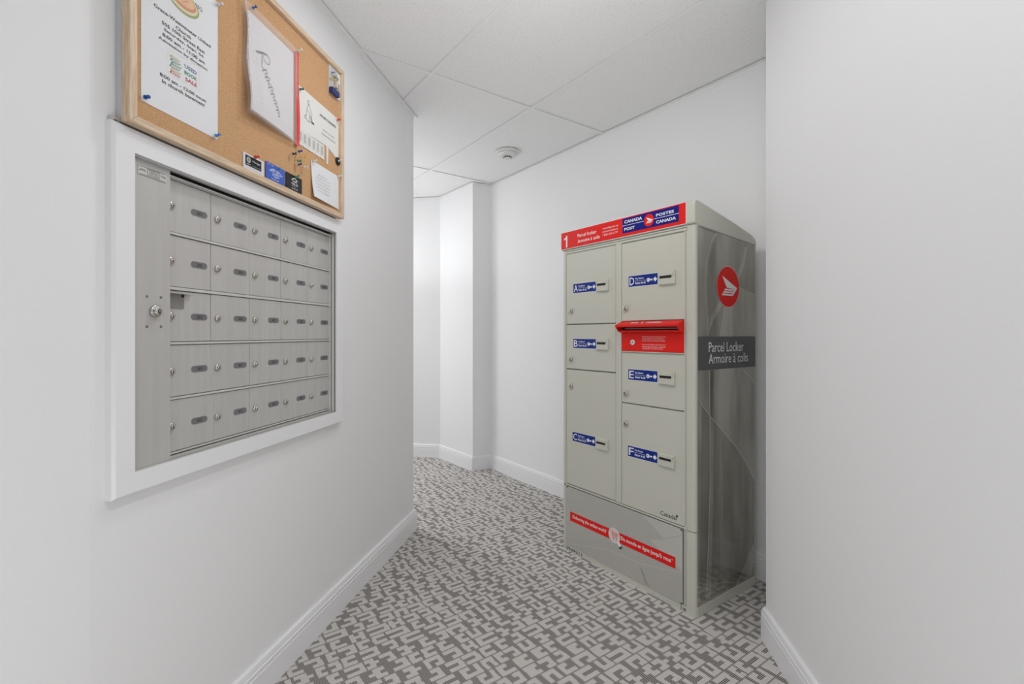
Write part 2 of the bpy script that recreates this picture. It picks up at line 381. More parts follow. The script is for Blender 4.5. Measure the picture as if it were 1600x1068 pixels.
# base rail and side sill
pz('base_rail', B().box(0.006, W - 0.004, -0.001, 0.02, 0.0, 0.027).text('57N9211', 0.012, 0.142, 0.004, 0.019, -0.0016, 1, 0.02), [paint, ink])
pz('inspection_label', B().box(0.711, 0.715, -0.0018, 0, 0.004, 0.022, 1).box(0.722, 0.735, -0.0018, 0, 0.006, 0.018, 1), [paint, ink2])
# corner posts: rounded, with a joint at z=.334
def post(x0, x1, z0, z1, right):
    n = 6; r = 0.014; pts = []
    if right:
        pts = [(x0, 0.02), (x0, -0.004)]
        for k in range(n + 1):
            a = -math.pi / 2 + k / n * math.pi / 2; pts.append((x1 - r + r * math.cos(a), -0.004 + r + r * math.sin(a)))
        pts += [(x1, 0.03)]
    else:
        for k in range(n + 1):
            a = math.pi + k / n * math.pi / 2; pts.append((x0 + r + r * math.cos(a), -0.004 + r + r * math.sin(a)))
        pts += [(x1, -0.004), (x1, 0.02), (x0, 0.03)]
    m_ = len(pts); v = [(x, y, z0) for x, y in pts] + [(x, y, z1) for x, y in pts]
    f = [tuple(range(m_))[::-1], tuple(range(m_, 2 * m_))] + [(i, (i + 1) % m_, (i + 1) % m_ + m_, i + m_) for i in range(m_)]
    return B().add(v, f)
for z0, z1 in ((0.0, 0.3325), (0.3355, 1.548)):
    pz('corner_post', post(0.744, W, z0, z1, True), paint)
    pz('corner_post', post(0.0, 0.024, z0, z1, False), paint)
pz('post_groove', B().box(0.736, 0.743, -0.0005, 0.01, 0.0, 1.535).box(0.729, 0.7345, -0.003, 0.01, 0.03, 1.535).box(0.0245, 0.028, -0.002, 0.01, 0.03, 1.535), paint)
# front frame around the doors
g = B()
g.box(0.024, 0.745, 0.001, 0.012, 0.334, 1.55)
g.box(0.3675, 0.4005, -0.003, 0.004, 0.346, 1.531)          # mullion
g.box(0.024, 0.742, -0.0035, 0.002, 1.531, 1.5395).box(0.02, 0.745, -0.006, 0.002, 1.5425, 1.548)
g.box(0.012, 0.742, -0.004, 0.003, 0.3355, 0.3425)
pz('front_frame', g, paint)
pz('door_backing', B().box(0.028, 0.73, 0.0004, 0.0012, 0.345, 1.529), mat('door_gap_shade', (0.24, 0.24, 0.21), 0.6))
# doors
def key_slot(par, x0, x1, z0, z1):
    g = B(); y = -0.013
    sx0, sx1, sz0, sz1 = x0 + 0.008, x1 - 0.014, z0 + 0.026, z0 + 0.037
    g.bbox(x0, x1, y, -0.003, z0, z1, 0.002)
    g.box(sx0, sx1, y - 0.0006, y + 0.001, sz0, sz1, 1)
    g.prism([(x0 + 0.002, z1 - 0.004), (x0 + 0.002, sz1), (sx1 + 0.008, sz1), (sx1 + 0.008, z1 - 0.004)], y - 0.003, y)
    return g.build('key_slot', [paint, black], par)
def lock(par, x, z, y0, r=0.0105, m=chrome):
    g = B().lathe(x, z, [(r, y0), (r, y0 - 0.005), (r * 0.85, y0 - 0.0075), (r * 0.62, y0 - 0.0078), (r * 0.60, y0 - 0.0065), (r * .2, y0 - .0065)][::1], 0, 22)
    g.lathe(x, z, [(r * 0.5, y0 - 0.0066), (r * 0.5, y0 - 0.0095), (r * 0.42, y0 - 0.010)], 0, 18)
    g.box(x - r * 0.09, x + r * 0.09, y0 - 0.0108, y0 - 0.0095, z - r * 0.36, z + r * 0.3, 1)
    g.box(x - r * 0.22, x + r * 0.22, y0 - 0.0107, y0 - 0.0095, z - r * 0.05, z + r * 0.22, 1)
    return g.build('lock', [m, black], par)
def key_sticker(par, letter, x0, x1, z0, z1):
    y = -0.0034; wd, h = x1 - x0, z1 - z0; g = B()
    g.box(x0 - 0.0015, x1 + 0.0015, y + 0.0001, y + 0.0005, z0 - 0.0015, z1 + 0.0015, 1)
    g.box(x0, x1, y, y + 0.0005, z0, z1, 0); t = y - 0.0002
    X = lambda u: x0 + u * wd; Z = lambda u: z0 + u * h
    g.text(letter, X(0.035), X(0.205), Z(0.14), Z(0.86), t, 1, 0.01)
    g.text('Key Return', X(0.245), X(0.53), Z(0.58), Z(0.80), t, 1, 0.02)
    g.poly([(X(.245), Z(.49)), (X(.60), Z(.49)), (X(.60), Z(.51)), (X(.245), Z(.51))], t, 1)
    g.text('Retour de clé', X(0.245), X(0.60), Z(0.18), Z(0.42), t, 1, 0.02)
    g.ellipse(X(.69), Z(.47), 0.0088, 0.0088, t, 1, 18); g.ellipse(X(.675), Z(.47), 0.0022, 0.0026, t - 0.0002, 0, 10)
    g.poly([(X(.70), Z(.42)), (X(.83), Z(.42)), (X(.83), Z(.54)), (X(.70), Z(.54))], t, 1)
    g.poly([(X(.79), Z(.36)), (X(.81), Z(.36)), (X(.81), Z(.44)), (X(.79), Z(.44))], t, 1)
    g.poly([(X(.865), Z(.36)), (X(.91), Z(.36)), (X(.91), Z(.22)), (X(.985), Z(.48)), (X(.91), Z(.74)), (X(.91), Z(.6)), (X(.865), Z(.6))], t, 1)
    return g.build('key_return_sticker', [blue2, white], par)
def door(x0, x1, z0, z1, letter, st, sl, lk):
    g = B()
    g.bbox(x0, x1, -0.0030, 0.0015, z0, z1, 0.0012)
    g.box(x1 - 0.014, x1 - 0.0125, -0.0034, -0.0028, z0 + 0.003, z1 - 0.003)     # folded edge line
    g.box(x0 + 0.002, x1 - 0.002, -0.0052, -0.0028, z0, z0 + 0.0028)               # bottom lip
    d_ = pz('locker_door', g, paint, label='locker door with a blue sticker marked ' + letter)
    key_sticker(d_, letter, *st); key_slot(d_, *sl); lock(d_, lk[0], lk[1], -0.003, 0.0135)
    B().box(lk[0] + 0.004, lk[0] + 0.032, -0.0034, -0.0029, lk[1] + 0.0135, lk[1] + 0.0148).build('finger_line', paint_d, d_)
    return d_
door(0.030, 0.3645, 1.169, 1.527, 'A', (0.081, 0.2405, 1.324, 1.3705), (0.2485, 0.325, 1.320, 1.372), (0.0635, 1.232))
door(0.030, 0.3645, 0.941, 1.163, 'B', (0.081, 0.2405, 1.0455, 1.092), (0.2485, 0.325, 1.041, 1.093), (0.0635, 0.986))
door(0.030, 0.3645, 0.349, 0.934, 'C', (0.0755, 0.2365, 0.5725, 0.6185), (0.2445, 0.323, 0.567, 0.619), (0.0635, 0.849))
door(0.403, 0.728, 1.176, 1.525, 'D', (0.443, 0.6005, 1.327, 1.3745), (0.6095, 0.690, 1.321, 1.375), (0.427, 1.230))
door(0.403, 0.728, 0.809, 1.034, 'E', (0.441, 0.599, 0.9125, 0.959), (0.6095, 0.688, 0.907, 0.960), (0.427, 0.848))
dF = door(0.403, 0.728, 0.347, 0.803, 'F', (0.439, 0.599, 0.5695, 0.6165), (0.607, 0.687, 0.567, 0.618), (0.427, 0.713))
g = B().text('Canada', 0.614, 0.689, 0.358, 0.377, -0.0034, 0, 0.012)
g.box(0.690, 0.6925, -0.0036, -0.0030, 0.3585, 0.380, 0).box(0.6925, 0.700, -0.0036, -0.0030, 0.372, 0.380, 0).build('country_wordmark', ink, dF)
# red mail drop
md = pz('mail_drop', B().bbox(0.403, 0.729, -0.006, 0.0015, 1.040, 1.172, 0.0015), red)
g = B()    # hood: sloped lip reaching forward, side cheeks, pale slot beneath
P_ = [(-0.004, 1.1735), (-0.050, 1.156), (-0.050, 1.147), (-0.046, 1.146), (-0.012, 1.156), (-0.006, 1.156)]
g.xprism(P_, 0.404, 0.742 - 0.012)
for xa in (0.404, 0.724): g.xprism([(-0.004, 1.172), (-0.048, 1.150), (-0.030, 1.126), (-0.004, 1.122)], xa, xa + 0.0045)
hood = g.build('hood', red, md, bevel=0.001)
B().xprism([(-0.030, 1.132), (-0.030, 1.126), (-0.006, 1.118), (-0.006, 1.1325)], 0.409, 0.724).build('drop_sill', red, md)
B().box(0.412, 0.722, -0.0075, -0.0058, 1.134, 1.155).build('drop_opening', black, md)
B().xprism([(-0.027, 1.138), (-0.026, 1.141), (-0.008, 1.148), (-0.008, 1.145)], 0.440, 0.715).build('drop_flap', mat('brushed_flap', (0.6, 0.58, 0.56), 0.3, 0.6), md)
g = B()
M_ = Matrix.Translation((0, -0.0275, 1.165)) @ Matrix.Rotation(math.atan2(-0.0175, -0.046) + math.pi, 4, 'X')
for t_, xa, xb in (('MAIL', 0.478, 0.520), ('&', 0.534, 0.546), ('COURRIER', 0.560, 0.640)):
    gg = B().text(t_, xa, xb, -0.007, 0.007, 0, 0, 0.03)
    for (x, y, z) in gg.v: pass
    vv = [(x, -0.0275 - z * 0.934 * -1 - 0.0004, 1.1655 + z * 0.356) for x, y, z in gg.v]
    g.add(vv, gg.f, 0)
g.build('hood_lettering', white, md)
g = B(); y = -0.0064
for k, t_ in enumerate(['Mail deposited here before 5 p.m.', 'will be picked up from Monday to', 'Friday except for statutory holidays.']):
    g.text(t_, 0.522, 0.522 + (0.122, 0.115, 0.120)[k], 1.1015 - k * 0.0085, 1.1065 - k * 0.0085, y, 0, 0.01)
for k, t_ in enumerate(['Le courrier déposé ici avant 17 h', 'sera ramassé du lundi au vendredi', 'à l\'exception des jours fériés.']):
    g.text(t_, 0.522, 0.522 + (0.121, 0.118, 0.108)[k], 1.0675 - k * 0.0085, 1.0725 - k * 0.0085, y, 0, 0.01)
g.build('instructions', white, md)
B().lathe(0.469, 1.0795, [(0.0125, -0.006), (0.0125, -0.008), (0.010, -0.0095), (0.0095, -0.0095)], 0, 24).lathe(0.469, 1.0795, [(0.0035, -0.0095), (0.0035, -0.0102)], 1, 12).build('lock', [mat('white_enamel_lock', (0.75, 0.72, 0.68), 0.3), black], md)
pz('drop_ledge', B().box(0.402, 0.729, -0.008, 0.001, 1.0355, 1.0395), paint)
# lower film-covered panel
g = B().box(0.030, 0.7215, -0.0035, 0.001, 0.0275, 0.3310)
lp = pz('lower_panel', g, fpan[0])
g = B(); y = -0.0038
def fac(pts, m): g.poly(pts, y, m)
fac([(0.032, 0.030), (0.050, 0.034), (0.316, 0.103), (0.504, 0.109), (0.56, 0.03)], 0)
fac([(0.522, 0.329), (0.638, 0.267), (0.600, 0.329)], 1)
fac([(0.600, 0.329), (0.638, 0.267), (0.7200, 0.310), (0.7200, 0.329)], 1)
fac([(0.638, 0.262), (0.7200, 0.305), (0.7200, 0.160), (0.560, 0.232), (0.515, 0.215)], 1)
fac([(0.504, 0.109), (0.535, 0.03), (0.66, 0.03), (0.7200, 0.12), (0.7200, 0.150)], 0)
g.line([(0.034, 0.034), (0.316, 0.105), (0.504, 0.112), (0.72, 0.155)], 0.004, y - 0.0002, 1)
g.line([(0.522, 0.329), (0.638, 0.265)], 0.004, y - 0.0002, 1)
g.build('film_facets', [fpan[0], fpan[1]], lp)
g = B().box(0.059, 0.6885, -0.0046, -0.0040, 0.160, 0.2065)
g.text('Delivering the online world', 0.078, 0.306, 0.1735, 0.1955, -0.0050, 1, 0.015).text('™', 0.308, 0.313, 0.190, 0.194, -0.0050, 1)
g.text('Du monde en ligne jusqu\'à vous', 0.399, 0.668, 0.1725, 0.196, -0.0050, 1, 0.015).text('™', 0.671, 0.677, 0.190, 0.194, -0.0050, 1)
g.build('slogan_strip', [red, white], lp)
g = B().ellipse(0.359, 0.185, 0.0355, 0.0355, -0.0052, 0)
y = -0.0055      # shopping cart
g.line([(0.336, 0.204), (0.343, 0.204), (0.350, 0.176), (0.377, 0.176)], 0.0022, y, 1)
g.line([(0.345, 0.198), (0.381, 0.198), (0.377, 0.183), (0.349, 0.183)], 0.0018, y, 1)
for k in range(4): g.line([(0.353 + k * 0.008, 0.198), (0.3535 + k * 0.0065, 0.183)], 0.0014, y, 1)
g.line([(0.347, 0.1905), (0.379, 0.1905)], 0.0014, y, 1)
g.ellipse(0.354, 0.169, 0.0032, 0.0032, y, 1, 12); g.ellipse(0.372, 0.169, 0.0032, 0.0032, y, 1, 12)
# pointing hand at its lower right
g.poly([(0.378, 0.176), (0.382, 0.178), (0.386, 0.166), (0.394, 0.163), (0.402, 0.150), (0.388, 0.142), (0.376, 0.156), (0.379, 0.164)], y - 0.0002, 2)
g.poly([(0.387, 0.140), (0.403, 0.149), (0.407, 0.142), (0.391, 0.133)], y - 0.0002, 3)
g.build('cart_emblem', [mat('emblem_pink_white', (0.78, 0.68, 0.67), 0.5), red, white, ink], lp)
for x, z in ((0.035, 0.3265), (0.7165, 0.3265), (0.7165, 0.032)):
    B().lathe(x, z, [(0.0035, -0.0035), (0.0035, -0.005), (0.002, -0.0056)], 0, 12).build('rivet', ink, lp)
# side panel (film-covered, glossy): built in x = along depth; face +x
def side_faces(gq, name, mats, par, off):
    # gq uses x=depth coordinate, z; turned onto the +x side of the locker
    M = Matrix(((0, -1, 0, W + off), (1, 0, 0, 0), (0, 0, 1, 0), (0, 0, 0, 1)))
    return gq.build(name, mats, par, M=M)
def top_at(yy): return 1.545 - 0.075 * yy
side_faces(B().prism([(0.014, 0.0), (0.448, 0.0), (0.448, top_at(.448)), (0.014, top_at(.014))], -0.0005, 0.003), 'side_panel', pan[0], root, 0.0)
sp_ = root.children[-1]
sp_ = [c for c in root.children if c.name.startswith('side_panel')][0]
side_faces(B().box(0.010, 0.452, -0.0035, 0.002, 0.0, 0.038), 'side_sill', paint, root, 0.0)
side_faces(B().box(0.448, 0.4525, -0.0012, 0.004, 0.0, top_at(.45)), 'side_edge', paint, root, 0.0)
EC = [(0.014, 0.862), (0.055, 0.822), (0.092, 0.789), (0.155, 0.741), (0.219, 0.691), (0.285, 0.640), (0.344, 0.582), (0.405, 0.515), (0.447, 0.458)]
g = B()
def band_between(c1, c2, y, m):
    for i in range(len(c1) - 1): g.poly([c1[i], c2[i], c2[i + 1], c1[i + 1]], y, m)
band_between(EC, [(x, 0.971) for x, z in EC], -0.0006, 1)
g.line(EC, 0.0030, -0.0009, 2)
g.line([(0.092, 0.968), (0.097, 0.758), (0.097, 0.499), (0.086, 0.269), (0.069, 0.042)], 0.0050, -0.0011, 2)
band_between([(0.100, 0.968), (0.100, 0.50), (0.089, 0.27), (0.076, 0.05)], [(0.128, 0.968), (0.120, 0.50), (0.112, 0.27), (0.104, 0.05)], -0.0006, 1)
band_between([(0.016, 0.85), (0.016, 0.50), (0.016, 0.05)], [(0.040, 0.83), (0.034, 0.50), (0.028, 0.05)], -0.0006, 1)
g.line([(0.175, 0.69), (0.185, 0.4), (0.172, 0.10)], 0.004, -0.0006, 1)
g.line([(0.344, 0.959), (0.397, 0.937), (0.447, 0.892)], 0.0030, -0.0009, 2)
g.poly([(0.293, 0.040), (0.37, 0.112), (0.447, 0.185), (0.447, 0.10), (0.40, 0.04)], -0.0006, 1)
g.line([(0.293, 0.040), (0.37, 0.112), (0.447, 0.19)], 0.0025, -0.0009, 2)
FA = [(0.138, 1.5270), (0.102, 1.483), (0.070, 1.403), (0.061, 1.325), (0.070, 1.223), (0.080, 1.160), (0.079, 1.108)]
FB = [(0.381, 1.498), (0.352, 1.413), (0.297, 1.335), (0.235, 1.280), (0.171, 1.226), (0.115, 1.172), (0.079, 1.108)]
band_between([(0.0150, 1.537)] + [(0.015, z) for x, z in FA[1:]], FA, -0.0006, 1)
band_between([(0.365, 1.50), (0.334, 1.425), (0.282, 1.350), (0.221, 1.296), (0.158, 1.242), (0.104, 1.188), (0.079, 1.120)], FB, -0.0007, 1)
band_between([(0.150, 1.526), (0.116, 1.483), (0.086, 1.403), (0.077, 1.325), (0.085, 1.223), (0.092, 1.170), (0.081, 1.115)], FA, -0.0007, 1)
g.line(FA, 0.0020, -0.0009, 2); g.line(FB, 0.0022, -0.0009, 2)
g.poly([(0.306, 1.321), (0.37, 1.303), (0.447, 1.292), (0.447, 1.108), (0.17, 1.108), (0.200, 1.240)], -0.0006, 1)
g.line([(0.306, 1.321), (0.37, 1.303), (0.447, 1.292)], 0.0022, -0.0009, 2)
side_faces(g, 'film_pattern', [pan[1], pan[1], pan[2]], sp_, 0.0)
g = B().box(0.014, 0.4475, -0.0022, 0, 0.972, 1.1055)
g.text('Parcel Locker', 0.086, 0.348, 1.043, 1.083, -0.0026, 1, 0.0).text('Armoire à colis', 0.086, 0.384, 0.996, 1.036, -0.0026, 1, 0.0)
side_faces(g, 'name_band', [band, white], sp_, 0.0)
def wing(g, cx, cz, r, y, m):
    T = lambda L_: [(cx + a * r, cz + b_ * r) for a, b_ in L_]
    g.poly(T([(-.56, .54), (-.14, -.05), (.60, -.08), (.83, -.03)]), y, m)
    g.poly(T([(.83, -.03), (.60, -.08), (.28, -.44), (.42, -.44)]), y, m)
    for a, z, b_ in ((-.30, -.10, .62), (-.42, -.23, .52), (-.54, -.36, .44)):
        g.poly(T([(a, z), (a - .07, z - .085), (b_ - .06, z - .085), (b_, z)]), y, m)
g = B().ellipse(0.228, 1.314, 0.0862, 0.0862, -0.0024, 0, 48).ellipse(0.228, 1.314, 0.0845, 0.0845, -0.0028, 1, 48)
wing(g, 0.228, 1.314, 0.083, -0.0032, 0)
side_faces(g, 'wing_emblem', [white, red], sp_, 0.0)
# cap
n = 5
g = B()
prof = [(-0.012, 1.553), (-0.012, 1.628), (-0.008, 1.640), (0.004, 1.645), (0.02, 1.6435), (0.293, 1.586), (0.415, 1.556), (0.447, 1.541), (0.457, 1.520), (0.457, 1.511), (0.02, 1.5445)]
g.xprism(prof, -0.006, W + 0.004)
cap = g.build('cap', paint, root, bevel=0.006)
g = B(); y = -0.0128
g.box(-0.002, 0.744, y, y + 0.001, 1.5535, 1.6415, 1); g.box(0.0005, 0.7425, y - 0.0004, y, 1.5555, 1.6395, 0)
y -= 0.0008
g.poly([(0.037, 1.562), (0.047, 1.562), (0.047, 1.622), (0.039, 1.622), (0.035, 1.614), (0.021, 1.607), (0.021, 1.600), (0.037, 1.606)], y, 1)
g.text('Parcel locker', 0.124, 0.254, 1.600, 1.617, y, 1, 0.01).text('Armoire à colis', 0.124, 0.275, 1.572, 1.589, y, 1, 0.01)
g.text('canadapost.ca', 0.295, 0.390, 1.607, 1.618, y, 1, 0.0).text('postescanada.ca', 0.295, 0.390, 1.592, 1.603, y, 1, 0.0).text('1 800 267-1177', 0.295, 0.388, 1.578, 1.587, y, 1, 0.0)
g.poly([(0.416, 1.5695), (0.7115, 1.5695), (0.7115, 1.6355), (0.416, 1.6355)], y, 2)
y -= 0.0003
g.poly([(0.416, 1.6025), (0.542, 1.6025), (0.542, 1.6045), (0.416, 1.6045)], y, 1); g.poly([(0.585, 1.6015), (0.7115, 1.6015), (0.7115, 1.6035), (0.585, 1.6035)], y, 1)
g.text('CANADA', 0.427, 0.527, 1.6125, 1.6265, y, 1, 0.03).text('POST', 0.427, 0.486, 1.580, 1.593, y, 1, 0.03)
g.text('POSTES', 0.600, 0.689, 1.6095, 1.6215, y, 1, 0.03).text('CANADA', 0.600, 0.698, 1.580, 1.593, y, 1, 0.03)
g.ellipse(0.5635, 1.6025, 0.0282, 0.0282, y - 0.0002, 2, 36); g.ellipse(0.5635, 1.6025, 0.0262, 0.0262, y - 0.0004, 0, 36)
wing(g, 0.5635, 1.6025, 0.0262, y - 0.0007, 1)
g.build('header_sign', [red, white, blue], cap)

# ------------------------------------------------------------------ mailbox bank in the left wall
WX = lambda s, d, z: (LC.x + U3.x * s + N3.x * d, LC.y + U3.y * s + N3.y * d, z)
# white surround
def framepts(x0, x1, z0, z1): return [(x0, z0), (x1, z0), (x1, z1), (x0, z1)]
g = B(); o_ = framepts(-1.762, -0.816, 0.762, 1.570); i_ = framepts(-1.7135, -0.868, 0.810, 1.5155)
rings = [(o_, 0.0), ([(x + (0.000 if k in (1, 2) else 0.0), z) for k, (x, z) in enumerate(o_)], -0.016)]
o2 = framepts(-1.757, -0.821, 0.767, 1.565)
fr_v = [(x, 0, z) for x, z in o_] + [(x, -0.016, z) for x, z in o_] + [(x, -0.0222, z) for x, z in o2] + [(x, -0.0222, z) for x, z in i_] + [(x, -0.016, z) for x, z in i_]
f = []
for ring in range(4):
    for k in range(4):
        k2 = (k + 1) % 4; f.append((ring * 4 + k, ring * 4 + k2, (ring + 1) * 4 + k2, (ring + 1) * 4 + k))
g.add(fr_v, f); g.build('trim_13', trim_m, loc=(LC.x, LC.y, 0), rotz=ROT_W, kind='structure')
mb = empty('apartment_mailbox', WX(-1.29, 0, 0.806), ROT_W, 'silver bank of numbered apartment mailboxes set into the left wall', 'mailbox')
MO = Matrix.Translation((1.29, 0, -0.806))    # geometry below is written in wall coordinates (from LC, z from floor)
def mp(name, g, mats, par=mb, **k): return g.build(name, mats, par, M=MO, **k)
mp('housing', B().box(-1.7095, -0.8625, 0.055, 0.090, 0.8065, 1.5185).box(-1.7095, -1.700, -0.004, 0.055, 0.8065, 1.5185).box(-1.7155, -1.7096, -0.0155, 0.0, 0.8065, 1.5185).box(-0.8675, -0.8625, -0.0155, 0.055, 0.8065, 1.5185)
   .box(-1.7095, -0.8625, 0.020, 0.055, 1.5165, 1.5185).box(-1.7095, -0.8625, -0.004, 0.055, 0.8065, 0.8085), mat('dark_housing', (0.22, 0.22, 0.21), 0.5, 0.2))
ap = mp('access_panel', B().box(-1.7095, -1.6085, -0.0065, -0.0045, 0.8095, 1.5125).box(-1.6095, -1.6085, -0.0045, 0.014, 0.8095, 1.5125), alu)
mp('header_lip', B().box(-1.7095, -0.868, -0.0155, -0.0095, 1.5125, 1.5165).box(-1.7095, -0.868, -0.0085, -0.003, 1.5125, 1.5165), alu2)
mp('header_gap_shade', B().box(-1.608, -0.8676, 0.0125, 0.0155, 1.5046, 1.5165), black)  # black panel whose colour stands in for the shade inside the gap
g = B(); cx, cz = -1.6505, 1.169
g.lathe(cx, cz, [(0.0145, -0.0065), (0.0145, -0.012), (0.0125, -0.0135)], 0, 28).lathe(cx, cz, [(0.0110, -0.0135), (0.0110, -0.019), (0.0095, -0.0205)], 0, 28)
g.lathe(cx, cz, [(0.0045, -0.0205), (0.0045, -0.0212)], 1, 16).lathe(cx, cz, [(0.0025, -0.0212), (0.0018, -0.0216)], 0, 12)
g.build('lock', [chrome, black], ap, M=MO)
for x in (-1.6705, -1.6340):
    for z in (1.2025, 1.1330): B().lathe(x, z, [(0.0033, -0.0065), (0.0033, -0.0072), (0.002, -0.0076)], 0, 12).build('screw', numgrey, ap, M=MO)
g = B().bbox(-1.6935, -1.6215, -0.0085, -0.0065, 1.4775, 1.4985, 0.0008)
y = -0.0088
for (a, c, e_, h_) in ((-1.6905, -1.6245, 1.4965, 1.4972), (-1.6905, -1.6245, 1.4788, 1.4795)): g.poly([(a, e_), (c, e_), (c, h_), (a, h_)], y, 1)
g.line([(-1.671, 1.4815), (-1.640, 1.4815), (-1.640, 1.4955), (-1.671, 1.4955), (-1.671, 1.4815)], 0.0007, y, 1)
g.text('PROPERTY OF', -1.6685, -1.6425, 1.4915, 1.4942, y, 1).text('CANADA', -1.6665, -1.6445, 1.4872, 1.4902, y, 1, 0.02).text('POST CORP', -1.6685, -1.6425, 1.4828, 1.4858, y, 1)
g.text('MAIL', -1.687, -1.6745, 1.487, 1.492, y, 1).text('POSTE', -1.637, -1.6265, 1.487, 1.492, y, 1)
for x in (-1.6895, -1.6255): g.lathe(x, 1.4878, [(0.0014, -0.0085), (0.0012, -0.0092)], 1, 8)
g.build('maker_plate', [alu2, ink], ap, M=MO)
# rails between the rows, stiles
XB = [-1.6125 + 0.1499 * k for k in range(6)]
RT = [1.4985, 1.3610, 1.2240, 1.0880, 0.9515]; RB = [1.3700, 1.2345, 1.0970, 0.9600, 0.8240]
for k in range(6):
    zt = 1.5035 if k == 0 else (RB[k - 1] - 0.0012); zb = 1.4990 if k == 0 else (RT[k] + 0.0012 if k < 5 else 0.8180)
    mp('rail', B().box(-1.608, -0.8676, 0.0078, 0.050, zb + 0.0006, zt - 0.0004), alu2)
mp('head_rail', B().box(-1.608, -0.8676, -0.002, 0.012, 1.5008, 1.5042), alu2)
mp('sill_rail', B().box(-1.7095, -0.8676, -0.0155, -0.007, 0.8065, 0.8098).box(-1.608, -0.8676, -0.0005, 0.020, 0.8085, 0.8150), alu2)
for ya, yb in ((0.0035, 0.0125), (-0.0105, -0.0005)): mp('jamb_strip', B().box(-0.8695, -0.8676, ya, yb, 0.811, 1.512), alu2)
mp('row_liner', B().box(-1.608, -0.8676, 0.016, 0.020, 0.815, 1.503), mat('row_liner_metal', (0.16, 0.16, 0.15), 0.5, 0.4))
NUM = [['201', '202', '203', '301', '302'], ['303', '304', '305', '401', '402'], ['403', '404', '405', '501', '502'], ['503', '504', '505', '601', '602'], ['603', '604', '605', '701', '702']]
for c in range(5):
    for r in range(5):
        x0, x1 = XB[c] + 0.0009, XB[c + 1] - 0.0009; z0, z1 = RB[r], RT[r]
        tilt = random.uniform(-0.0006, 0.0006)
        if c == 4: x1 = -0.8702
        g = B(); g.bbox(x0, x1, 0.0115 + tilt, 0.0145, z0, z1, 0.0008)
        d_ = mp('mailbox_door', g, alu)
        yf = 0.0115 + tilt
        lx, lz = XB[c] + 0.0225, (z0 + z1) / 2 - 0.001
        gl = B().lathe(lx, lz, [(0.0098, yf), (0.0098, yf - 0.004), (0.0085, yf - 0.006), (0.0060, yf - 0.0062)], 0, 22).lathe(lx, lz, [(0.0052, yf - 0.0062), (0.0050, yf - 0.0085), (0.0042, yf - 0.009)], 0, 18)
        a = random.uniform(-0.5, 0.3)
        kp = [(lx + px * math.cos(a) - pz_ * math.sin(a), lz + px * math.sin(a) + pz_ * math.cos(a)) for px, pz_ in ((-.0008, -.0036), (.0008, -.0036), (.0012, .0005), (0, .0028), (-.0012, .0005))]
        gl.poly(kp, yf - 0.0092, 1); gl.build('lock', [chrome, black], d_, M=MO)
        nx, nz, hw, hh = XB[c] + 0.1105, lz + 0.001, 0.0262, 0.0083
        pts = [(nx + hw - hh + hh * math.cos(t), nz + hh * math.sin(t)) for t in [(-0.5 + q / 8) * math.pi for q in range(9)]] + [(nx - hw + hh + hh * math.cos(t), nz + hh * math.sin(t)) for t in [(0.5 + q / 8) * math.pi for q in range(9)]]
        gn = B().prism(pts, yf - 0.0010, yf - 0.0001, 0).text(NUM[c][r], nx - 0.0095, nx + 0.0095, nz - 0.0043, nz + 0.0043, yf - 0.0013, 1, 0.02)
        gn.build('number_plate', [numgrey, ink], d_, M=MO)
g = B().xprism([(-0.004, 1.2165), (0.004, 1.2155), (0.011, 1.2190), (0.0115, 1.2200), (0.004, 1.2178), (-0.004, 1.2180)], -1.606, -1.5320)
g.box(-1.606, -1.5525, 0.0085, 0.0105, 1.1800, 1.2160, 1).box(-1.561, -1.553, 0.0075, 0.0086, 1.2085, 1.2150, 2)
mp('bent_metal_tab', g, [mat('tab_pale', (0.62, 0.61, 0.57), 0.3, 0.3), mat('tab_grey', (0.26, 0.255, 0.235), 0.4, 0.3), black])

# ------------------------------------------------------------------ bulletin board and what is pinned to it
BZ = 1.571
bb = empty('bulletin_board', WX(-1.30, 0, BZ), ROT_W, 'large cork bulletin board in a light oak frame above the mailboxes', 'bulletin board')
MB = Matrix.Translation((1.30, 0, -BZ))
BT = 2.155; X0, X1 = -1.7445, -0.8480; FY, CY = -0.043, -0.030
def bp(name, g, mats, **k): return g.build(name, mats, bb, M=MB, **k)
bp('cork_sheet', B().box(X0 + 0.012, X1 - 0.012, CY, -0.020, BZ + 0.012, BT - 0.012), cork)
bp('backing_panel', B().box(X0 + 0.006, X1 - 0.006, -0.0195, -0.001, BZ + 0.004, BT - 0.006), mat('white_backing', (0.62, 0.64, 0.68), 0.5))
t = 0.018
def rail(name, pts, m): # mitred frame member: pts outer a,b inner b,a in x,z
    return bp('frame_rail', B().prism(pts, FY, -0.020), m, bevel=0.0015)
rail('b', [(X0, BZ), (X1, BZ), (X1 - t, BZ + t), (X0 + t, BZ + t)], oak_h)
rail('t', [(X0 + t, BT - t), (X1 - t, BT - t), (X1, BT), (X0, BT)], oak_h)
rail('l', [(X0, BZ), (X0 + t, BZ + t), (X0 + t, BT - t), (X0, BT)], oak)
rail('r', [(X1 - t, BZ + t), (X1, BZ), (X1, BT), (X1 - t, BT - t)], oak)
bp('hanger_clip', B().box(-1.7575, -1.7485, -0.0205, -0.001, BZ, BZ + 0.010), steel)

